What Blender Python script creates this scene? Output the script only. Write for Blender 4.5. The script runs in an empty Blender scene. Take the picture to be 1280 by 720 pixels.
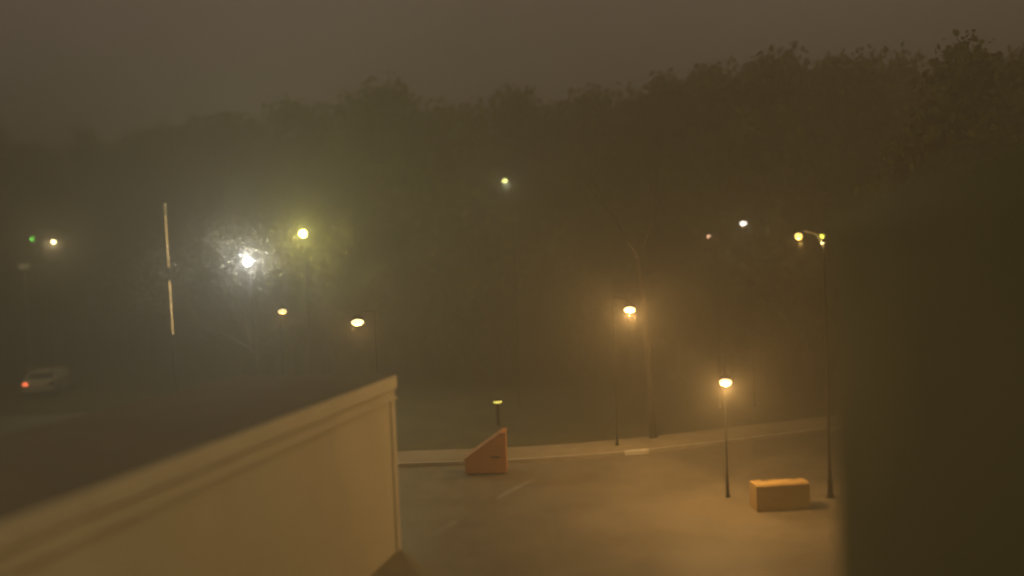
import bpy, bmesh, math, random
from mathutils import Vector, Matrix, Euler
R = math.radians
random.seed(11)
sc = bpy.context.scene
col = sc.collection

# ------------------------------------------------------------------ render / view
sc.render.engine = 'CYCLES'
sc.cycles.use_denoising = True
sc.cycles.max_bounces = 6
sc.cycles.diffuse_bounces = 2
sc.cycles.glossy_bounces = 2
sc.cycles.transmission_bounces = 4
sc.cycles.volume_bounces = 2
sc.cycles.transparent_max_bounces = 8
sc.cycles.sample_clamp_indirect = 4.0
sc.cycles.use_light_tree = True
sc.cycles.filter_width = 2.0
sc.view_settings.view_transform = 'Standard'
sc.view_settings.look = 'None'
sc.view_settings.exposure = 0.0
sc.view_settings.gamma = 1.0
sc.view_settings.use_curve_mapping = False

# ------------------------------------------------------------------ camera
cam_d = bpy.data.cameras.new('camera'); cam = bpy.data.objects.new('camera', cam_d); col.objects.link(cam)
F_PX = 1004.0
cam_d.sensor_width = 36.0; cam_d.lens = 36.0 * F_PX / 1280.0
cam_d.dof.use_dof = True; cam_d.dof.focus_distance = 27.5; cam_d.dof.aperture_fstop = 0.088
cam_d.clip_start = 0.1; cam_d.clip_end = 3000
CAM = Vector((0, 0, 7.0))
PITCH, ROLL = 2.0, 2.2
M3 = Matrix.Rotation(R(90 - PITCH), 3, 'X') @ Matrix.Rotation(R(-ROLL), 3, 'Z')
cam.matrix_world = Matrix.Translation(CAM) @ M3.to_4x4()
sc.camera = cam

def ray(px, py):
    return M3 @ Vector(((px - 640) / F_PX, (360 - py) / F_PX, -1.0))
def at(px, py, Y):                       # point on the pixel's ray at distance Y in front (world y)
    d = ray(px, py); return CAM + d * (Y / d.y)
def on_ground(px, py, z=0.0):
    d = ray(px, py); return CAM + d * ((z - CAM.z) / d.z)

# ------------------------------------------------------------------ materials
def mat(name, c1, c2=None, scale=4.0, rough=0.8, metal=0.0, bump=0.0, bscale=40.0, stretch=(1, 1, 1), spec=0.4):
    m = bpy.data.materials.new(name); m.use_nodes = True
    nt = m.node_tree; b = nt.nodes['Principled BSDF']
    b.inputs['Roughness'].default_value = rough
    b.inputs['Metallic'].default_value = metal
    b.inputs['Specular IOR Level'].default_value = spec
    tc = nt.nodes.new('ShaderNodeTexCoord'); mp = nt.nodes.new('ShaderNodeMapping')
    mp.inputs['Scale'].default_value = stretch
    nt.links.new(tc.outputs['Object'], mp.inputs['Vector'])
    n = nt.nodes.new('ShaderNodeTexNoise'); n.inputs['Scale'].default_value = scale
    n.inputs['Detail'].default_value = 7; n.inputs['Roughness'].default_value = 0.65
    nt.links.new(mp.outputs['Vector'], n.inputs['Vector'])
    r = nt.nodes.new('ShaderNodeValToRGB')
    r.color_ramp.elements[0].position = 0.32; r.color_ramp.elements[1].position = 0.70
    r.color_ramp.elements[0].color = (*c1, 1); r.color_ramp.elements[1].color = (*(c2 or c1), 1)
    nt.links.new(n.outputs['Fac'], r.inputs['Fac']); nt.links.new(r.outputs['Color'], b.inputs['Base Color'])
    if bump:
        n2 = nt.nodes.new('ShaderNodeTexNoise'); n2.inputs['Scale'].default_value = bscale; n2.inputs['Detail'].default_value = 5
        nt.links.new(mp.outputs['Vector'], n2.inputs['Vector'])
        bp = nt.nodes.new('ShaderNodeBump'); bp.inputs['Strength'].default_value = bump; bp.inputs['Distance'].default_value = 0.03
        nt.links.new(n2.outputs['Fac'], bp.inputs['Height']); nt.links.new(bp.outputs['Normal'], b.inputs['Normal'])
    return m

def glow(name, c, strength):
    m = bpy.data.materials.new(name); m.use_nodes = True
    nt = m.node_tree; b = nt.nodes['Principled BSDF']
    b.inputs['Base Color'].default_value = (*c, 1)
    b.inputs['Roughness'].default_value = 0.3
    n = nt.nodes.new('ShaderNodeTexNoise'); n.inputs['Scale'].default_value = 9
    r = nt.nodes.new('ShaderNodeMapRange'); r.inputs['To Min'].default_value = strength * 0.8; r.inputs['To Max'].default_value = strength * 1.2
    nt.links.new(n.outputs['Fac'], r.inputs['Value'])
    b.inputs['Emission Color'].default_value = (*c, 1)
    nt.links.new(r.outputs['Result'], b.inputs['Emission Strength'])
    return m

A = {}
A['asphalt'] = mat('asphalt', (0.20, 0.17, 0.12), (0.29, 0.25, 0.18), 0.55, 0.52, bump=0.5, bscale=60)
nt = A['asphalt'].node_tree; pb = nt.nodes['Principled BSDF']; tcn = nt.nodes['Texture Coordinate']
n3 = nt.nodes.new('ShaderNodeTexNoise'); n3.inputs['Scale'].default_value = 0.35; n3.inputs['Detail'].default_value = 6; n3.inputs['Distortion'].default_value = 0.6
r3 = nt.nodes.new('ShaderNodeMapRange'); r3.inputs['From Min'].default_value = 0.42; r3.inputs['From Max'].default_value = 0.62; r3.inputs['To Min'].default_value = 0.42; r3.inputs['To Max'].default_value = 0.7
nt.links.new(tcn.outputs['Object'], n3.inputs['Vector']); nt.links.new(n3.outputs['Fac'], r3.inputs['Value']); nt.links.new(r3.outputs['Result'], pb.inputs['Roughness'])
A['soil'] = mat('winter_grass', (0.075, 0.07, 0.035), (0.15, 0.13, 0.065), 0.5, 0.95, bump=0.6, bscale=12)
A['concrete'] = mat('concrete', (0.30, 0.245, 0.16), (0.42, 0.35, 0.24), 1.6, 0.85, bump=0.3)
A['kerb'] = mat('kerb_stone', (0.42, 0.38, 0.31), (0.58, 0.53, 0.43), 2.5, 0.3, bump=0.2)
nt = A['asphalt'].node_tree
vo = nt.nodes.new('ShaderNodeTexVoronoi'); vo.feature = 'DISTANCE_TO_EDGE'; vo.inputs['Scale'].default_value = 0.42
wn = nt.nodes.new('ShaderNodeTexNoise'); wn.inputs['Scale'].default_value = 1.3; wn.inputs['Detail'].default_value = 5
wm_ = nt.nodes.new('ShaderNodeMix'); wm_.data_type = 'VECTOR'; wm_.inputs[0].default_value = 0.18
nt.links.new(tcn.outputs['Object'], wn.inputs['Vector']); nt.links.new(tcn.outputs['Object'], wm_.inputs[4]); nt.links.new(wn.outputs['Color'], wm_.inputs[5])
nt.links.new(wm_.outputs[1], vo.inputs['Vector'])
cr = nt.nodes.new('ShaderNodeMapRange'); cr.inputs['From Min'].default_value = 0.004; cr.inputs['From Max'].default_value = 0.016; cr.inputs['To Min'].default_value = 0.86; cr.inputs['To Max'].default_value = 1.0
nt.links.new(vo.outputs['Distance'], cr.inputs['Value'])
old = pb.inputs['Base Color'].links[0].from_socket
cm_ = nt.nodes.new('ShaderNodeMix'); cm_.data_type = 'RGBA'; cm_.blend_type = 'MULTIPLY'; cm_.inputs[0].default_value = 1.0
nt.links.new(old, cm_.inputs[6]); nt.links.new(cr.outputs['Result'], cm_.inputs[7]); nt.links.new(cm_.outputs[2], pb.inputs['Base Color'])
A['paint'] = mat('worn_paint', (0.20, 0.185, 0.155), (0.40, 0.37, 0.31), 3.0, 0.7)
A['render_wall'] = mat('painted_wall', (0.66, 0.60, 0.46), (0.78, 0.71, 0.55), 0.8, 0.8, bump=0.25, bscale=25, stretch=(1, 1, 0.35))
A['trim'] = mat('painted_trim', (0.66, 0.61, 0.49), (0.78, 0.72, 0.58), 1.5, 0.6, bump=0.1)
A['roofing'] = mat('roof_membrane', (0.14, 0.125, 0.10), (0.20, 0.18, 0.145), 0.7, 0.9, bump=0.4, bscale=30)
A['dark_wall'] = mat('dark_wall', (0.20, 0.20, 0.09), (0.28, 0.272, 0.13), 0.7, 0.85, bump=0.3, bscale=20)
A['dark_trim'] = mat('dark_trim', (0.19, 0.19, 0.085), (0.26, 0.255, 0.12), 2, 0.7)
A['metal'] = mat('galvanised_steel', (0.34, 0.33, 0.31), (0.46, 0.45, 0.42), 6, 0.4, 0.7)
A['dark_metal'] = mat('dark_steel', (0.014, 0.013, 0.011), (0.024, 0.022, 0.02), 6, 0.85, 0.0, spec=0.1)
A['white_pole'] = mat('pale_pole', (0.80, 0.66, 0.40), (0.90, 0.76, 0.48), 3, 0.35, 0.15)
A['bark'] = mat('bark', (0.018, 0.015, 0.011), (0.04, 0.033, 0.024), 6, 0.95, bump=0.8, bscale=30, stretch=(1, 1, 0.25))
A['twig'] = mat('twig', (0.03, 0.024, 0.017), (0.06, 0.05, 0.036), 6, 0.7)
A['leaf'] = mat('evergreen', (0.032, 0.046, 0.009), (0.085, 0.105, 0.02), 0.35, 0.8)
A['leaf_dry'] = mat('wet_leaf', (0.07, 0.065, 0.035), (0.22, 0.20, 0.11), 3.0, 0.4)
A['bin'] = mat('orange_plastic', (0.44, 0.19, 0.065), (0.52, 0.23, 0.085), 2, 0.5, bump=0.1)
A['car_paint'] = mat('pale_car_paint', (0.60, 0.59, 0.50), (0.66, 0.64, 0.55), 2, 0.3, 0.2)
A['glass'] = mat('dark_glass', (0.02, 0.02, 0.02), (0.03, 0.03, 0.03), 2, 0.08)
A['rubber'] = mat('rubber', (0.02, 0.02, 0.02), (0.03, 0.03, 0.03), 8, 0.85)
A['sign'] = mat('sign_face', (0.6, 0.6, 0.56), (0.74, 0.74, 0.70), 5, 0.5)
A['lens_red'] = glow('red_lens', (1.0, 0.20, 0.07), 10.0)
A['lens_red_off'] = mat('red_plastic', (0.22, 0.02, 0.015), (0.28, 0.03, 0.02), 8, 0.3)

# ------------------------------------------------------------------ mesh helpers
class MB:
    def __init__(s): s.v = []; s.f = []
    def add(s, vs, fs):
        o = len(s.v); s.v += [Vector(v) for v in vs]; s.f += [tuple(i + o for i in f) for f in fs]
    def box(s, c, size, rz=0.0, bev=0.0):
        bm = bmesh.new(); bmesh.ops.create_cube(bm, size=1)
        bmesh.ops.scale(bm, vec=size, verts=bm.verts)
        if bev: bmesh.ops.bevel(bm, geom=bm.edges[:], offset=bev, segments=2, affect='EDGES')
        bmesh.ops.transform(bm, matrix=Matrix.Translation(c) @ Matrix.Rotation(rz, 4, 'Z'), verts=bm.verts)
        s.bm(bm)
    def bm(s, bm):
        bm.verts.index_update()
        s.add([v.co.copy() for v in bm.verts], [[v.index for v in f.verts] for f in bm.faces]); bm.free()
    def tube(s, pts, rads, n=8, cap=True):
        pts = [Vector(p) for p in pts]; vs = []; fs = []
        for i, p in enumerate(pts):
            d = (pts[min(i + 1, len(pts) - 1)] - pts[max(i - 1, 0)]).normalized()
            a = d.cross(Vector((0.31, 0.95, 0.05)) if abs(d.y) < 0.9 else Vector((1, 0, 0))).normalized(); b = d.cross(a)
            for k in range(n):
                t = 2 * math.pi * k / n
                vs.append(p + (a * math.cos(t) + b * math.sin(t)) * rads[i])
        for i in range(len(pts) - 1):
            for k in range(n):
                fs.append((i * n + k, i * n + (k + 1) % n, (i + 1) * n + (k + 1) % n, (i + 1) * n + k))
        if cap:
            fs.append(tuple(range(n))[::-1]); fs.append(tuple((len(pts) - 1) * n + k for k in range(n)))
        s.add(vs, fs)
    def lathe(s, prof, c=(0, 0, 0), n=20):
        vs = []; fs = []; c = Vector(c)
        for r, z in prof:
            for k in range(n):
                t = 2 * math.pi * k / n; vs.append(c + Vector((r * math.cos(t), r * math.sin(t), z)))
        m = len(prof)
        for i in range(m - 1):
            for k in range(n):
                fs.append((i * n + k, i * n + (k + 1) % n, (i + 1) * n + (k + 1) % n, (i + 1) * n + k))
        fs.append(tuple(range(n))[::-1]); fs.append(tuple((m - 1) * n + k for k in range(n)))
        s.add(vs, fs)
    def prism(s, poly, z0, z1):
        n = len(poly)
        vs = [Vector((p[0], p[1], z0)) for p in poly] + [Vector((p[0], p[1], z1)) for p in poly]
        fs = [tuple(range(n))[::-1], tuple(range(n, 2 * n))] + [(k, (k + 1) % n, n + (k + 1) % n, n + k) for k in range(n)]
        s.add(vs, fs)
    def build(s, name, m, parent=None, smooth=False):
        me = bpy.data.meshes.new(name)
        me.from_pydata([tuple(v) for v in s.v], [], s.f); me.update()
        bm = bmesh.new(); bm.from_mesh(me); bmesh.ops.recalc_face_normals(bm, faces=bm.faces) if len(s.f) < 4000 else None
        bm.to_mesh(me); bm.free()
        me.materials.append(m)
        if smooth:
            for p in me.polygons: p.use_smooth = True
        o = bpy.data.objects.new(name, me); col.objects.link(o)
        if parent: o.parent = parent
        return o

def tag(o, label=None, cat=None, group=None, kind=None):
    if label: o['label'] = label
    if cat: o['category'] = cat
    if group: o['group'] = group
    if kind: o['kind'] = kind
    return o
def thing(name, loc, label, cat, rz=0.0, group=None):
    o = bpy.data.objects.new(name, None); col.objects.link(o)
    o.location = loc; o.rotation_euler.z = rz; o.empty_display_size = 0.3
    return tag(o, label, cat, group)

# ------------------------------------------------------------------ ground
def smooth(a, b, x):
    t = min(1, max(0, (x - a) / (b - a))); return t * t * (3 - 2 * t)
def gz(x, y):
    slope = 0.035 + 0.105 * smooth(-40, 10, x)
    d = max(0.0, y - 46.0)
    rise = slope * (d * d / 30.0 if d < 15 else d - 7.5)
    return min(rise, 2.5)

g = MB()
xs = [-190 + 10 * i for i in range(39)]; ys = [-30, -10] + [10 * i for i in range(1, 23)]
g.add([(x, y, gz(x, y)) for y in ys for x in xs],
      [(j * len(xs) + i, j * len(xs) + i + 1, (j + 1) * len(xs) + i + 1, (j + 1) * len(xs) + i)
       for j in range(len(ys) - 1) for i in range(len(xs) - 1)])
tag(g.build('ground', A['soil'], smooth=True), kind='structure')

# kerb line of the far side, read as points on the flat ground
KZ = 0.13
kp = [on_ground(508, 584), on_ground(635, 580), on_ground(735, 573.5), on_ground(825, 565), on_ground(905, 556), on_ground(985, 546)]
d0 = (kp[1] - kp[0]).normalized(); d1 = (kp[-1] - kp[-2]).normalized()
kp = [kp[0] - Vector((9, 0.4, 0))] + kp + [kp[-1] + d1 * 12, kp[-1] + d1 * 30]
def offs(line, d):
    out = []
    for i, p in enumerate(line):
        t = (line[min(i + 1, len(line) - 1)] - line[max(i - 1, 0)]).normalized()
        out.append(p + Vector((-t.y, t.x, 0)) * d)
    return out
def ribbon(a, b, z0, z1):                # closed slab between two polylines
    m = MB(); n = len(a)
    vs = [Vector((p.x, p.y, z)) for z in (z0, z1) for l in (a, b) for p in l]
    fs = []
    for i in range(n - 1):
        fs += [(i, n + i, n + i + 1, i + 1), (2 * n + i, 2 * n + i + 1, 3 * n + i + 1, 3 * n + i),
               (i, i + 1, 2 * n + i + 1, 2 * n + i), (n + i, 3 * n + i, 3 * n + i + 1, n + i + 1)]
    fs += [(0, 2 * n, 3 * n, n), (n - 1, 2 * n - 1, 4 * n - 1, 3 * n - 1)]
    m.add(vs, fs); return m
lot = MB()
poly = [Vector((-13, -6, 0)), Vector((40, -6, 0))] + [p.copy() for p in reversed(kp)]
lot.add([Vector((p.x, p.y, 0.004)) for p in poly], [tuple(range(len(poly)))])
tag(lot.build('parking_lot', A['asphalt']), kind='structure')
road = MB(); road.add([(-120, 33, 0.004), (-13.2, 33, 0.004), (-13.2, 44, 0.004), (-120, 44, 0.004)], [(0, 1, 2, 3)])
tag(road.build('road', A['asphalt']), kind='structure')
tag(ribbon(kp, offs(kp, 0.16), 0.0, KZ).build('kerb', A['kerb']), kind='structure')
tag(ribbon(offs(kp, 0.165), offs(kp, 1.9), 0.0, KZ - 0.008).build('pavement', A['concrete']), kind='structure')
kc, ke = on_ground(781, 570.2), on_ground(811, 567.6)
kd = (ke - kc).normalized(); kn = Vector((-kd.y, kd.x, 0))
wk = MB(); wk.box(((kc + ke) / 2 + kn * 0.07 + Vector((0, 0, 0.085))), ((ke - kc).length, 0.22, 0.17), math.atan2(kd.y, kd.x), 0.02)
tag(wk.build('kerb_highlight', mat('kerb_highlight_pale', (0.84, 0.80, 0.70), (0.90, 0.86, 0.76), 4, 0.35)), kind='structure')  # pale section added as the lamp's highlight, its brightness put into the colour
# worn painted stall line crossing the lot
a, b = on_ground(668, 598), on_ground(497, 692)
t = (b - a).normalized(); s = Vector((-t.y, t.x, 0)) * 0.10
pm = MB()
for u0, u1 in ((0.0, 0.33), (0.62, 1.0)):
    p, q = a.lerp(b, u0), a.lerp(b, u1)
    pm.add([(*(p - s).xy, 0.008), (*(p + s).xy, 0.008), (*(q + s).xy, 0.008), (*(q - s).xy, 0.008)], [(0, 1, 2, 3)])
tag(pm.build('painted_line', A['paint']), kind='structure')

# ------------------------------------------------------------------ garage at the lower left
base = on_ground(500, 686)
vpd = ray(905, 315); D = Vector((vpd.x, vpd.y, 0)).normalized()      # the wall runs this way
N = Vector((D.y, -D.x, 0))                                           # its outer face looks this way
dtop = ray(485, 470); top_h = (CAM + dtop * (base.y / dtop.y)).z
LEN, WID = 17.0, 4.3
garage = thing('garage', base - D * LEN / 2 - N * WID / 2, 'long low pale building with a light fascia below its flat dark roof', 'building', math.atan2(D.y, D.x))
# local axes: x along the wall (far end +), y = -N side
hx, hy = LEN / 2, WID / 2
FH = 0.50
w = MB(); w.box((0, 0, (top_h - FH) / 2), (LEN, WID, top_h - FH)); w.build('wall', A['render_wall'], garage)
f = MB(); f.box((0, 0, top_h - FH / 2 + 0.09), (LEN + 0.16, WID + 0.16, FH - 0.18), bev=0.015); fo = f.build('fascia', A['trim'], garage)
f = MB(); f.box((0, 0, top_h - FH + 0.075), (LEN + 0.05, WID + 0.05, 0.15)); f.build('soffit_board', A['render_wall'], garage)
f = MB(); f.box((0, 0, top_h - FH - 0.045), (LEN + 0.14, WID + 0.14, 0.085), bev=0.02); f.build('moulding', A['trim'], garage)
r = MB(); r.box((0, 0, top_h + 0.012), (LEN + 0.02, WID + 0.02, 0.02)); r.build('roof', A['roofing'], garage)
c = MB(); c.box((hx - 0.11, -hy - 0.012, (top_h - FH - 0.1) / 2), (0.24, 0.05, top_h - FH - 0.1), bev=0.01); c.build('corner_board', A['trim'], garage)

# ------------------------------------------------------------------ tall dark building at the right
bq = on_ground(1062, 1190)
tq = (at(1040, 291, bq.y)).z
W2, L2 = 9.0, 13.0
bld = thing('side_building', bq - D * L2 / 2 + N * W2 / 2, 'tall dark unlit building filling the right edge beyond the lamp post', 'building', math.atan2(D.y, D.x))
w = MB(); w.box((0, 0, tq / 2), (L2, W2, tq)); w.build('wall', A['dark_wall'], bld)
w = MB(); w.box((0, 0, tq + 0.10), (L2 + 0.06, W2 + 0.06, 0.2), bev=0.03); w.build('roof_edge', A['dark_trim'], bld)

# ------------------------------------------------------------------ lamps
def spot_light(parent, loc, power, color, size=0.05, name='bulb'):
    l = bpy.data.lights.new(name, 'POINT'); l.energy = power; l.color = color; l.shadow_soft_size = size
    o = bpy.data.objects.new(name, l); col.objects.link(o); o.parent = parent; o.location = loc
    return o
GL = {}
def glass(c, s):
    k = (c, s)
    if k not in GL: GL[k] = glow('lamp_glass', c, s)
    return GL[k]
def lantern(px, py, Y, arm_px, r, hgt, c_glass, s_glass, power, c_light, label, group=None, name='street_lamp', dropz=None, pole_r=0.026, dy=0.0):
    """hanging lantern head on a short arm from a pole; head centre on the given ray at depth Y"""
    h = at(px, py, Y); p2 = at(px + arm_px, py, Y)
    off = (p2 - h).x
    z0 = gz(p2.x, Y)
    z0 = dropz if dropz is not None else z0
    o = thing(name, (h.x + off, Y + dy, z0), label, 'street lamp', 0, group)
    H = h.z - z0; lx = -off
    top = H + hgt / 2
    b = MB(); b.lathe([(pole_r * 2.6, 0), (pole_r * 2.6, 0.05), (pole_r * 1.8, 0.09), (pole_r * 1.6, 0.5), (pole_r * 1.1, 0.56)], n=14); b.build('base', A['dark_metal'], o)
    pm = MB(); pm.tube([(0, 0, 0.5), (0, 0, top + 0.16)], [pole_r, pole_r * 0.75], 10); pm.build('pole', A['dark_metal'], o)
    am = MB(); am.tube([(0, 0, top + 0.15), (lx * 0.35, -dy * 0.35, top + 0.22), (lx * 0.8, -dy * 0.8, top + 0.20), (lx, -dy, top + 0.08)], [pole_r * 0.6] * 4, 8); am.build('arm', A['dark_metal'], o)
    cm = MB(); cm.lathe([(0.04, 0.12), (r * 0.5, 0.09), (r * 0.95, 0.025), (r * 1.0, 0.0), (r * 0.9, -0.01)][::-1], (lx, -dy, top), 22); hd = cm.build('lamp_head', A['dark_metal'], o, True)
    gm = MB(); prof = []
    for i in range(9):
        t = -math.pi / 2 + math.pi * i / 8
        prof.append((max(0.01, r * math.cos(t)), hgt / 2 * math.sin(t)))
    gm.lathe(prof, (lx, -dy, H - 0.03), 22); gm.build('glass', glass(c_glass, s_glass), o, True)
    if power:
        spot_light(o, (lx, -dy - 0.02, H - hgt / 2 - 0.14), power, c_light, 0.04)
    return o
SOD = (1.0, 0.54, 0.17)
G_SOD = (1.0, 0.80, 0.40)

lantern(787, 386, 27.0, -12, 0.20, 0.20, G_SOD, 6, 1450, SOD, 'amber street lamp standing behind the bright spot on the kerb', dy=2.0, dropz=KZ - 0.008)
lantern(907, 476.5, 21.6, 12, 0.16, 0.17, G_SOD, 6, 1000, SOD, 'low amber lamp over the car park beside the ochre block', dy=1.1)
lantern(447, 402, 29.2, 15, 0.23, 0.24, G_SOD, 6, 300, SOD, 'amber lamp just above the far corner of the low pale building', dy=1.1)
lantern(353, 388.5, 34, -10, 0.18, 0.21, (1, .82, .36), 4.0, 90, SOD, 'small amber lamp below the two glaring floodlights', dy=0.8)
lantern(631, 225, 38, 8, 0.14, 0.2, (0.95, 0.9, 0.25), 4.0, 160, (0.9, 0.85, 0.6), 'lone yellow lamp high on the wooded slope')
lantern(929, 278, 36, 8, 0.17, 0.2, (0.95, 0.9, 0.8), 4.0, 70, (1, 0.8, 0.6), 'small white lamp high left of the post with two lamps')
lantern(886, 294, 36, 8, 0.10, 0.12, (1, 0.7, 0.5), 1.5, 20, (1, 0.6, 0.4), 'faintest lamp left of the small white lamp on the slope')
lantern(67, 301, 46, -11, 0.13, 0.16, (1, .85, .45), 8.0, 1300, (1, 0.80, 0.42), 'dim yellow street lamp right of the green signal at far left')

# twin lamps on the post by the dark building
Y = 22.3
pt = at(1030, 305, Y); pf = on_ground(1034, 625)
tw = thing('lamp_post', (pt.x, Y, 0), 'thin post with two small lamps beside the dark building', 'street lamp')
H = pt.z
b = MB(); b.lathe([(0.11, 0), (0.11, 0.04), (0.075, 0.08), (0.065, 0.5), (0.045, 0.55)], n=14); b.build('base', A['dark_metal'], tw)
b = MB(); b.tube([(0, 0, 0.5), (0, 0, H)], [0.04, 0.028], 10); b.build('pole', A['dark_metal'], tw)
b = MB(); b.tube([(0, 0, H - 0.1), (-0.2, 0, H + 0.28), (-0.55, 0, H + 0.38), (-0.69, 0, H + 0.31)], [0.02] * 4, 8); b.build('arm', A['metal'], tw)
for px, r, gc, st, pw, lc in ((998, 0.10, (1, .72, .18), 4.0, 60, SOD), (1027.5, 0.068, (.85, .85, .12), 2.5, 8, (1, .8, .3))):
    hp = at(px, 295, Y) - Vector((pt.x, Y, 0))
    hm = MB(); hm.lathe([(r * 1.0, r * 0.75), (r * 1.3, r * 0.8), (r * 1.1, r * 1.2), (0.02, r * 1.5)], hp, 18); hd = hm.build('lamp_head', A['dark_metal'], tw, True)
    gm = MB(); gm.lathe([(max(0.006, r * math.cos(t)), r * math.sin(t)) for t in [(-0.5 + i / 8) * math.pi for i in range(9)]], hp, 18); gm.build('glass', glass(gc, st), hd, True)
    spot_light(tw, hp + Vector((0, -0.05, -r - 0.12)), pw, lc, 0.03)

# two glaring floodlights on poles
def flood(px, py, Y, r, c_glass, s_glass, power, c_light, label):
    h = at(px, py, Y); z0 = gz(h.x, Y + 0.4)
    o = thing('floodlight', (h.x, Y + 0.35, z0), label, 'floodlight'); H = h.z - z0
    to = (CAM - h).normalized()
    b = MB(); b.lathe([(0.12, 0), (0.12, 0.04), (0.08, 0.08), (0.06, 0.5)], n=14); b.build('base', A['dark_metal'], o)
    b = MB(); b.tube([(0, 0, 0.4), (0, 0, H + 0.1)], [0.05, 0.04], 10); b.build('pole', A['dark_metal'], o)
    rot = to.to_track_quat('Z', 'Y').to_matrix().to_4x4()
    mw = Matrix.Translation((0, -0.35, H)) @ rot
    hm = MB(); hm.lathe([(r * 0.5, -0.26), (r * 0.85, -0.2), (r * 1.1, -0.03), (r * 1.1, 0.0), (r * 1.0, 0.002)], n=24)
    hm.v = [mw @ v for v in hm.v]; hd = hm.build('housing', A['dark_metal'], o, True)
    gm = MB(); gm.lathe([(r, 0.004), (r * 0.9, 0.05), (r * 0.6, 0.09), (0.02, 0.11)], n=24); gm.v = [mw @ v for v in gm.v]
    gm.build('lens', glass(c_glass, s_glass), hd, True)
    spot_light(o, mw @ Vector((0, 0, 0.35)), power, c_light, 0.08)
    return o
flood(309.5, 327, 36, 0.20, (1.0, 0.95, 0.93), 12.0, 3000, (0.92, 0.94, 1.0), 'brightest white floodlight glaring right of the thin lit pole')
flood(378.5, 292, 37.5, 0.19, (1.0, 0.90, 0.30), 9.0, 2600, (0.95, 0.88, 0.22), 'yellow floodlight glaring above and right of the white one')

# low bollard lamp beyond the kerb
bp = at(622, 502, 34.0)
bl = thing('bollard_lamp', (bp.x, 34.0, gz(bp.x, 34)), 'knee-high bollard lamp glowing yellow above the orange bin', 'bollard lamp')
hz = bp.z - gz(bp.x, 34)
b = MB(); b.lathe([(0.11, 0), (0.11, 0.03), (0.08, 0.05), (0.075, hz - 0.06)], n=16); b.build('post', A['dark_metal'], bl)
b = MB(); b.lathe([(0.17, hz - 0.055), (0.18, hz), (0.17, hz + 0.055)], n=18); b.build('glass', glass((1, .85, .16), 3.0), bl, True)
b = MB(); b.lathe([(0.21, hz + 0.058), (0.21, hz + 0.075), (0.12, hz + 0.12), (0.02, hz + 0.13)], n=18); b.build('cap', A['dark_metal'], bl)
b = MB(); b.lathe([(0.20, hz - 0.085), (0.20, hz - 0.058)], n=18); b.build('collar', A['dark_metal'], bl)

# ------------------------------------------------------------------ lit leaning pole
p0, p1 = at(206, 256, 38.0), at(216.5, 423, 37.6)
foot = p1 + (p1 - p0) * ((p1.z) / (p0.z - p1.z))
lp = thing('leaning_pole', (foot.x, foot.y, 0), 'tall thin leaning pole with lamplight shown as its own warm glow in two lengths', 'pole')
L = lambda p: p - Vector((foot.x, foot.y, 0))
m1, m2 = p0.lerp(p1, 0.47), p0.lerp(p1, 0.57)
strip = glow('shaft_lamplight_glow', (1.0, 0.66, 0.24), 1.9)  # lamplight falling on the shaft, put in as emission of its own
ma, mb_, mc = p0.lerp(p1, 0.03), p0.lerp(p1, 0.08), p0.lerp(p1, 0.97)
b = MB(); b.tube([L(p0), L(mb_)], [0.03, 0.034], 10); b.build('mast_top', A['white_pole'], lp, True)
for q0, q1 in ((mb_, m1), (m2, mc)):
    b = MB(); b.tube([L(q0), L(q1)], [0.026, 0.030], 10); b.build('shaft_lamplight', strip, lp, True)
b = MB(); b.tube([L(mc), L(p1)], [0.04, 0.05], 10); b.build('collar', A['dark_metal'], lp, True)
b = MB(); b.tube([L(p1) + Vector((0, 0, 0.0)), (0, 0, 0)], [0.05, 0.06], 12); b.build('lower_shaft', A['dark_metal'], lp, True)
b = MB(); b.tube([L(m1), L(m2)], [0.062, 0.064], 12); b.build('sleeve', A['bark'], lp)
b = MB(); b.tube([L(m2) + Vector((0, -0.02, 0.3)), L(m2) + Vector((-0.35, -0.05, 0.36)), L(m2) + Vector((-0.52, -0.05, 0.42))], [0.018, 0.016, 0.012], 8); b.build('bracket', A['metal'], lp)
b = MB(); b.lathe([(0.01, -0.06), (0.06, -0.03), (0.075, 0.02), (0.05, 0.07), (0.01, 0.09)], L(p0), 14); b.build('finial', A['white_pole'], lp, True)

# ------------------------------------------------------------------ orange grit bin, concrete block
gb = on_ground(583, 594); ge = on_ground(634, 593)
wid = (ge - gb).length; ang = math.atan2(ge.y - gb.y, ge.x - gb.x)
gtop = at(630, 541, ge.y).z
bin_ = thing('grit_bin', ((gb.x + ge.x) / 2, (gb.y + ge.y) / 2 + 0.35, 0.004), 'orange grit bin with a steeply sloping lid on the asphalt', 'grit bin', ang)
h0 = gtop * 0.36
prof = [(-wid / 2, 0.05), (wid / 2, 0.05), (wid / 2, gtop - 0.05), (wid / 2 - 0.14, gtop - 0.05), (-wid / 2, h0)]
bm_ = MB(); n = len(prof)
bm_.add([(x, -0.35, z) for x, z in prof] + [(x, 0.35, z) for x, z in prof],
        [tuple(range(n)), tuple(range(n, 2 * n))[::-1]] + [(k, n + k, n + (k + 1) % n, (k + 1) % n) for k in range(n)])
bm_.build('body', A['bin'], bin_)
lid = [(-wid / 2 - 0.05, h0 - 0.03), (-wid / 2 - 0.05, h0 + 0.02), (wid / 2 - 0.15, gtop), (wid / 2 + 0.02, gtop), (wid / 2 + 0.02, gtop - 0.046), (wid / 2 - 0.13, gtop - 0.046)]
lm = MB(); n = len(lid)
lm.add([(x, -0.39, z) for x, z in lid] + [(x, 0.39, z) for x, z in lid],
       [tuple(range(n)), tuple(range(n, 2 * n))[::-1]] + [(k, n + k, n + (k + 1) % n, (k + 1) % n) for k in range(n)])
lm.build('lid', A['bin'], bin_)
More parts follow.
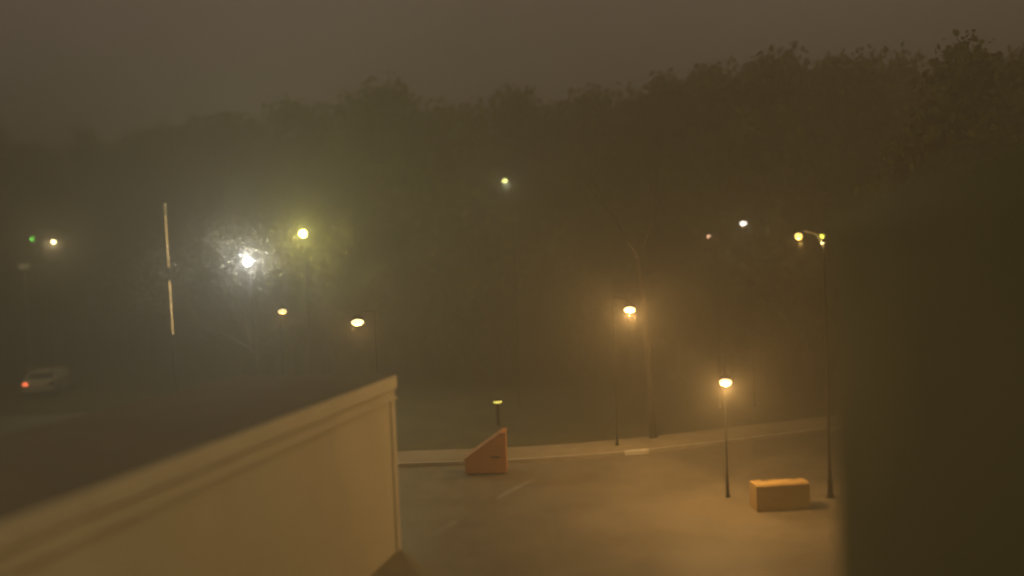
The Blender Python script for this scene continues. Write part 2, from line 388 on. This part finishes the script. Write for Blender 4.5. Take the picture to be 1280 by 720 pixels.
for sx in (-1, 1):
    m = MB(); m.box((sx * (wid / 2 - 0.15), 0, 0.024), (0.16, 0.62, 0.048)); m.build('foot', A['rubber'], bin_)
m = MB(); m.box((wid / 2 - 0.35, -0.362, gtop * 0.42), (0.3, 0.02, 0.05), bev=0.006); m.build('handle', A['dark_metal'], bin_)

b0, b1 = on_ground(946, 641), on_ground(1013, 637)
bt = at(1013, 604, b1.y).z
bw = (b1 - b0).length
blk = thing('concrete_block', ((b0.x + b1.x) / 2, (b0.y + b1.y) / 2 + 0.3, 0.004), 'low ochre barrier block glowing orange beside the lamp', 'barrier block', math.atan2(b1.y - b0.y, b1.x - b0.x))
m = MB(); pr = [(-0.26, 0), (-0.25, bt - 0.04), (-0.21, bt), (0.21, bt), (0.25, bt - 0.04), (0.26, 0)]
n = len(pr)
m.add([(-bw / 2, y, z) for y, z in pr] + [(bw / 2, y, z) for y, z in pr], [tuple(range(n)), tuple(range(n, 2 * n))[::-1]] + [(k, n + k, n + (k + 1) % n, (k + 1) % n) for k in range(n)])
m.build('body', mat('ochre_concrete', (0.46, 0.31, 0.12), (0.56, 0.40, 0.16), 2, 0.8, bump=0.2), blk)
for sx in (-1, 1):
    m = MB(); m.tube([(sx * bw * 0.28 - 0.07, 0, bt - 0.02), (sx * bw * 0.28 - 0.06, 0, bt + 0.06), (sx * bw * 0.28 + 0.06, 0, bt + 0.06), (sx * bw * 0.28 + 0.07, 0, bt - 0.02)], [0.012] * 4, 6); m.build('lifting_loop', A['dark_metal'], blk)

# ------------------------------------------------------------------ trees
def grow(limbs, p, d, length, rad, depth, spread=0.55, up=0.12, kids=(2, 4)):
    pts = [p]; rads = [rad]; q = p.copy(); dd = d.copy()
    n = 4 if depth > 1 else 3
    for i in range(n):
        dd = (dd + Vector((random.gauss(0, .11), random.gauss(0, .11), random.gauss(0, .07) + up * 0.3))).normalized()
        q = q + dd * (length / n); pts.append(q.copy()); rads.append(rad * (1 - 0.45 * (i + 1) / n))
    limbs.append((depth, pts, rads))
    if depth == 0: return
    for k in range(random.randint(*kids)):
        i = random.randint(2, n) if k else n
        ax = dd.cross(Vector((random.gauss(0, 1), random.gauss(0, 1), random.gauss(0, 1)))).normalized()
        nd = (Matrix.Rotation(random.uniform(0.45, 1.0) * spread, 3, ax) @ dd).normalized()
        nd = (nd + Vector((0, 0, up))).normalized()
        grow(limbs, pts[i], nd, length * random.uniform(0.6, 0.85), rads[i] * random.uniform(0.55, 0.75), depth - 1, spread, up, kids)

def bare_tree(name, loc, trunk_h, rad, lean, depth, label, first=None, spread=0.55, kids=(2, 4), seed=3, leaves=0, leaf_size=0.05, length=None, fluff=0.16):
    random.seed(seed)
    o = thing(name, loc, label, 'tree')
    tm = MB(); pts = [(0, 0, -0.05), (0.02, 0, 0.25)] + [(lean * (k / 4) ** 2, 0.05 * k, trunk_h * k / 4) for k in range(1, 5)]
    tm.tube(pts, [rad * 1.5, rad * 1.15, rad, rad * .93, rad * .87, rad * .8], 12, True)
    to = tm.build('trunk', A['bark'], o, True)
    limbs = []; topp = Vector(pts[-1])
    for d in first or [(-0.4, 0.1, 1), (0.45, -0.1, 1), (0.05, 0.3, 1)]:
        grow(limbs, topp - Vector((0, 0, 0.05)), Vector(d).normalized(), length or trunk_h * 0.75, rad * 0.5, depth, spread, 0.12, kids)
    lm = MB(); tw_ = MB(); lf = MB()
    for dp, pts, rads in limbs:
        if dp >= depth - 1: lm.tube(pts, rads, 7, False)
        else: tw_.tube(pts, [max(r, 0.006) for r in rads], 4, False)
    lm.add(tw_.v, tw_.f); lm.build('crown', A['twig'], o); 
    if leaves:
        ends = [pts for dp, pts, r in limbs if dp <= 1]
        for k in range(leaves):
            pts = random.choice(ends); q = random.choice(pts) + Vector([random.gauss(0, fluff) for _ in range(3)])
            e = Euler([random.uniform(0, 6.28) for _ in range(3)]).to_matrix(); s = leaf_size * random.uniform(0.6, 1.3)
            lf.add([q + e @ Vector(v) * s for v in ((-1, 0, 0), (0, -.5, .12), (1, 0, 0), (0, .5, .12))], [(0, 1, 2, 3)])
        lf.build('foliage', A['leaf_dry'], o)
    return o
tb = on_ground(825, 563, KZ)
bare_tree('bare_tree', (tb.x + 0.1, tb.y + 2.05, 0.0), 6.8, 0.125, -0.25, 3, 'tall bare tree with forking branches standing behind the kerb', first=[(-0.28, 0.1, 1), (0.36, 0.05, 1)], spread=0.5, kids=(2, 3), seed=5, length=2.1)
tx = at(312, 400, 39.6)
bare_tree('leafy_tree', (tx.x, 39.6, gz(tx.x, 39.6)), 3.0, 0.14, 0.2, 4, 'sparse tree with small leaves lit up by the two floodlights', first=[(-0.7, 0.1, .9), (0.7, -0.1, .8), (0.1, 0.4, 1), (-0.2, -0.4, 1), (1.0, .2, .5), (-1.0, -.1, .5)], spread=0.7, kids=(3, 4), seed=8, fluff=0.42, leaves=30000, leaf_size=0.04, length=2.75)

def clump_faces(mb, c, r, n, size):
    for k in range(n):
        u = Vector((random.gauss(0, 1), random.gauss(0, 1), random.gauss(0, 1))).normalized() * r * random.random() ** 0.4
        q = c + Vector((u.x, u.y, u.z * 0.8))
        e = Euler([random.uniform(0, 6.28) for _ in range(3)]).to_matrix(); s = size * random.uniform(0.5, 1.4)
        mb.add([q + e @ Vector(v) * s for v in ((-1, -.3, 0), (0, -.7, .2), (1, 0, 0), (.2, .7, .2), (-.8, .4, 0))], [(0, 1, 2, 3, 4)])
def crown(mb, x, y, z0, h, rad, dens=1.0, size=0.55):
    nl = int(10 * dens) + 4
    for k in range(nl):
        f = (k + random.random()) / nl
        rr = rad * (0.25 + 0.95 * math.sin(math.pi * min(1, 0.18 + f * 0.80)) ** 0.8) * (1 - 0.35 * f)
        for j in range(3 if f < 0.8 else 1):
            t = random.uniform(0, 6.28); q = rr * random.uniform(0.25, 0.9)
            clump_faces(mb, Vector((x + q * math.cos(t), y + q * math.sin(t), z0 + h * (0.16 + 0.80 * f))), rad * random.uniform(0.28, 0.48), int(26 * dens), size)
        clump_faces(mb, Vector((x, y, z0 + h * (0.2 + 0.8 * f))), rad * 0.3, int(14 * dens), size * 0.8)

# far-off wood along the slope: reads as one dark mass
random.seed(21)
wd = MB()
def top_px(px):      # height of the tree line in the photograph
    pts = [(-300, 150), (0, 168), (200, 160), (330, 138), (450, 104), (560, 112), (760, 104), (860, 92), (940, 74), (1090, 62), (1160, 84), (1280, 66), (1500, 60)]
    for (a, ya), (b, yb) in zip(pts, pts[1:]):
        if a <= px <= b: return ya + (yb - ya) * (px - a) / (b - a)
    return 120
for i in range(64):
    px = -260 + 1750 * (i + random.uniform(-.3, .3)) / 63
    Y = random.uniform(40, 48) if px > 420 else random.uniform(58, 70)
    if 290 < px < 560: Y = random.uniform(48, 56)
    if 560 < px < 700: Y = random.uniform(44, 49)
    p = at(px, top_px(px) + random.uniform(-8, 26), Y); z0 = gz(p.x, Y)
    h = max(5, p.z - z0)
    crown(wd, p.x, Y, z0, h, random.uniform(2.8, 4.2), 3.2, 0.16)
    wd.tube([(p.x, Y, z0 - .3), (p.x, Y, z0 + h * 0.5)], [0.28, 0.14], 7)
tag(wd.build('wood', A['leaf']), 'dark wooded slope along the skyline behind the lamps', kind='stuff')
# the taller nearer trees at the right
for i, (px, py, Y, rad, lab) in enumerate(((955, 80, 40, 3.6, 'dark tree above the post with two lamps'),
                                           (1205, 66, 25, 3.1, 'tallest dark tree, rising over the roof of the dark building'),
                                           (1330, 50, 26, 3.6, 'dark tree in the top right corner behind the dark building'))):
    random.seed(40 + i)
    p = at(px, py, Y); z0 = gz(p.x, Y); h = p.z - z0
    o = thing('broadleaf_tree', (p.x, Y, z0), lab, 'tree')
    t_ = MB(); t_.tube([(0, 0, -0.3), (0.1, 0, h * 0.3), (0, 0.1, h * 0.75)], [0.34, 0.26, 0.08], 9); t_.build('trunk', A['bark'], o, True)
    c_ = MB(); crown(c_, 0, 0, 0, h, rad, 5.0 if Y < 38 else 2.5, 0.13 if Y < 38 else 0.24); c_.build('crown', A['leaf'], o)

# ------------------------------------------------------------------ far left: parked car, signal, sign, low wall
cb = on_ground(16, 499)
car = thing('parked_car', (cb.x + 1.1, cb.y + 2.0, 0.004), 'pale car at the far left with one red tail light glowing', 'car', math.atan2(0.98, -0.2))
side = [(-2.05, 0.35), (-2.1, 0.75), (-2.0, 0.98), (-1.75, 1.03), (-1.3, 1.42), (0.2, 1.46), (0.95, 1.02), (1.85, 0.88), (2.1, 0.68), (2.1, 0.35)]
cm = MB(); n = len(side)
def cw(x, z): return 0.86 - (0.16 if z > 1.1 else 0.0) - (0.05 if abs(x) > 2 else 0)
cm.add([(x, cw(x, z), z) for x, z in side] + [(x, -cw(x, z), z) for x, z in side],
       [tuple(range(n)), tuple(range(n, 2 * n))[::-1]] + [(k, n + k, n + (k + 1) % n, (k + 1) % n) for k in range(n)])
body = cm.build('body', A['car_paint'], car)
def pane(name, q):
    m = MB(); m.add(q, [(0, 1, 2, 3)]); return m.build(name, A['glass'], car)
rw = lambda x, z, y: (x - 0.012, y, z + 0.012)
pane('rear_window', [rw(-1.70, 1.07, .66), rw(-1.70, 1.07, -.66), rw(-1.36, 1.375, -.58), rw(-1.36, 1.375, .58)])
pane('windscreen', [(0.93, .66, 1.06), (0.93, -.66, 1.06), (0.30, -.58, 1.42), (0.30, .58, 1.42)])
for sy in (-1, 1):
    pane('side_window', [(-1.45, sy * .81, 1.10), (0.65, sy * .81, 1.10), (0.12, sy * .712, 1.40), (-1.2, sy * .712, 1.40)])
    tl = MB(); tl.box((-2.07, sy * 0.66, 0.84), (0.10, 0.26, 0.16), bev=0.02); tl.build('tail_light', A['lens_red'] if sy > 0 else A['lens_red_off'], car)
    for wx in (-1.3, 1.3):
        wm = MB(); wm.tube([(wx, sy * 0.70, 0.31), (wx, sy * 0.885, 0.31)], [0.31, 0.31], 20); wo = wm.build('wheel', A['rubber'], car)
        rm = MB(); rm.tube([(wx, sy * 0.88, 0.31), (wx, sy * 0.895, 0.31)], [0.2, 0.18], 16); rm.build('rim', A['metal'], wo)
bp_ = MB(); bp_.box((-2.1, 0, 0.48), (0.16, 1.66, 0.22), bev=0.05); bp_.build('bumper', A['car_paint'], car)
sp = at(39.5, 299, 58); z0 = gz(sp.x, 58)
sg = thing('traffic_signal', (sp.x, 58.1, z0), 'traffic signal showing a green light at far left', 'traffic light')
hz = sp.z - z0
m = MB(); m.tube([(0, 0.12, 0), (0, 0.12, hz + 0.8)], [0.07, 0.05], 10); m.build('pole', A['dark_metal'], sg)
m = MB(); m.box((0, 0.05, hz + 0.3), (0.36, 0.2, 1.05), bev=0.03); hd = m.build('housing', A['dark_metal'], sg)
for k, mm in enumerate((glow('green_lens', (0.2, 1.0, 0.1), 12.0), A['rubber'], A['rubber'])):
    m = MB(); m.lathe([(0.14, 0), (0.13, 0.02), (0.07, 0.045), (0.01, 0.05)], n=18)
    m.v = [Matrix.Rotation(R(90), 3, 'X') @ v + Vector((0, -0.052, hz + 0.33 * k)) for v in m.v]; m.build('lens', mm, hd, True)
sn = at(30, 333, 50); z0 = gz(sn.x, 50)
so = thing('road_sign', (sn.x, 50, z0), 'small pale sign on a post below the green signal', 'sign')
m = MB(); m.tube([(0, 0.03, 0), (0, 0.03, sn.z - z0 + 0.25)], [0.035, 0.035], 8); m.build('post', A['metal'], so)
m = MB(); m.box((0, -0.02, sn.z - z0), (0.62, 0.03, 0.36), bev=0.01); m.build('plate', A['sign'], so)
wl = at(58, 409, 55); z0 = gz(wl.x, 55)
wa = MB(); wa.box((wl.x, 55, z0 + 0.45), (3.0, 0.25, 0.9), bev=0.02)
tag(wa.build('low_wall', A['concrete']), 'short low pale wall far behind the parked car', 'wall')
# ------------------------------------------------------------------ haze
hz_ = MB(); hz_.box((0, 95, 8.4), (396, 262, 18.8))
hb = hz_.build('haze', bpy.data.materials.new('haze_air')); tag(hb, kind='stuff')
hm = hb.data.materials[0]; hm.use_nodes = True; nt = hm.node_tree; nt.nodes.clear()
out = nt.nodes.new('ShaderNodeOutputMaterial'); pv = nt.nodes.new('ShaderNodeVolumePrincipled')
pv.inputs['Color'].default_value = (0.225, 0.22, 0.195, 1)
pv.inputs['Density'].default_value = 0.040
pv.inputs['Anisotropy'].default_value = 0.4
nt.links.new(pv.outputs['Volume'], out.inputs['Volume'])

# ------------------------------------------------------------------ night sky: city glow on low cloud, with the set sun far below the horizon
wo = bpy.data.worlds.new('World'); sc.world = wo; wo.use_nodes = True
nt = wo.node_tree; nt.nodes.clear()
out = nt.nodes.new('ShaderNodeOutputWorld')
sky = nt.nodes.new('ShaderNodeTexSky'); sky.sky_type = 'NISHITA'; sky.sun_disc = False
sky.sun_elevation = R(-8); sky.sun_rotation = R(120)
b1_ = nt.nodes.new('ShaderNodeBackground'); b1_.inputs['Strength'].default_value = 0.05
nt.links.new(sky.outputs['Color'], b1_.inputs['Color'])
b2_ = nt.nodes.new('ShaderNodeBackground'); b2_.inputs['Strength'].default_value = 1.0
tc = nt.nodes.new('ShaderNodeTexCoord'); ns = nt.nodes.new('ShaderNodeTexNoise'); ns.inputs['Scale'].default_value = 2.5; ns.inputs['Detail'].default_value = 4
nt.links.new(tc.outputs['Generated'], ns.inputs['Vector'])
rp = nt.nodes.new('ShaderNodeValToRGB')
rp.color_ramp.elements[0].position = 0.3; rp.color_ramp.elements[0].color = (0.185, 0.139, 0.106, 1)
rp.color_ramp.elements[1].position = 0.7; rp.color_ramp.elements[1].color = (0.240, 0.181, 0.139, 1)
nt.links.new(ns.outputs['Fac'], rp.inputs['Fac']); 
dt = nt.nodes.new('ShaderNodeVectorMath'); dt.operation = 'DOT_PRODUCT'; dt.inputs[1].default_value = (0.72, -0.68, 0.12)
nt.links.new(tc.outputs['Generated'], dt.inputs[0])
mr = nt.nodes.new('ShaderNodeMapRange'); mr.interpolation_type = 'SMOOTHSTEP'
mr.inputs['From Min'].default_value = -0.1; mr.inputs['From Max'].default_value = 0.9
nt.links.new(dt.outputs['Value'], mr.inputs['Value'])
mx = nt.nodes.new('ShaderNodeMix'); mx.data_type = 'RGBA'; mx.inputs[7].default_value = (1.75, 1.24, 0.56, 1)   # added sky glow, unseen behind the camera, brightens the wall and lot
nt.links.new(mr.outputs['Result'], mx.inputs[0]); nt.links.new(rp.outputs['Color'], mx.inputs[6])
nt.links.new(mx.outputs[2], b2_.inputs['Color'])
ad = nt.nodes.new('ShaderNodeAddShader')
nt.links.new(b1_.outputs[0], ad.inputs[0]); nt.links.new(b2_.outputs[0], ad.inputs[1]); nt.links.new(ad.outputs[0], out.inputs['Surface'])
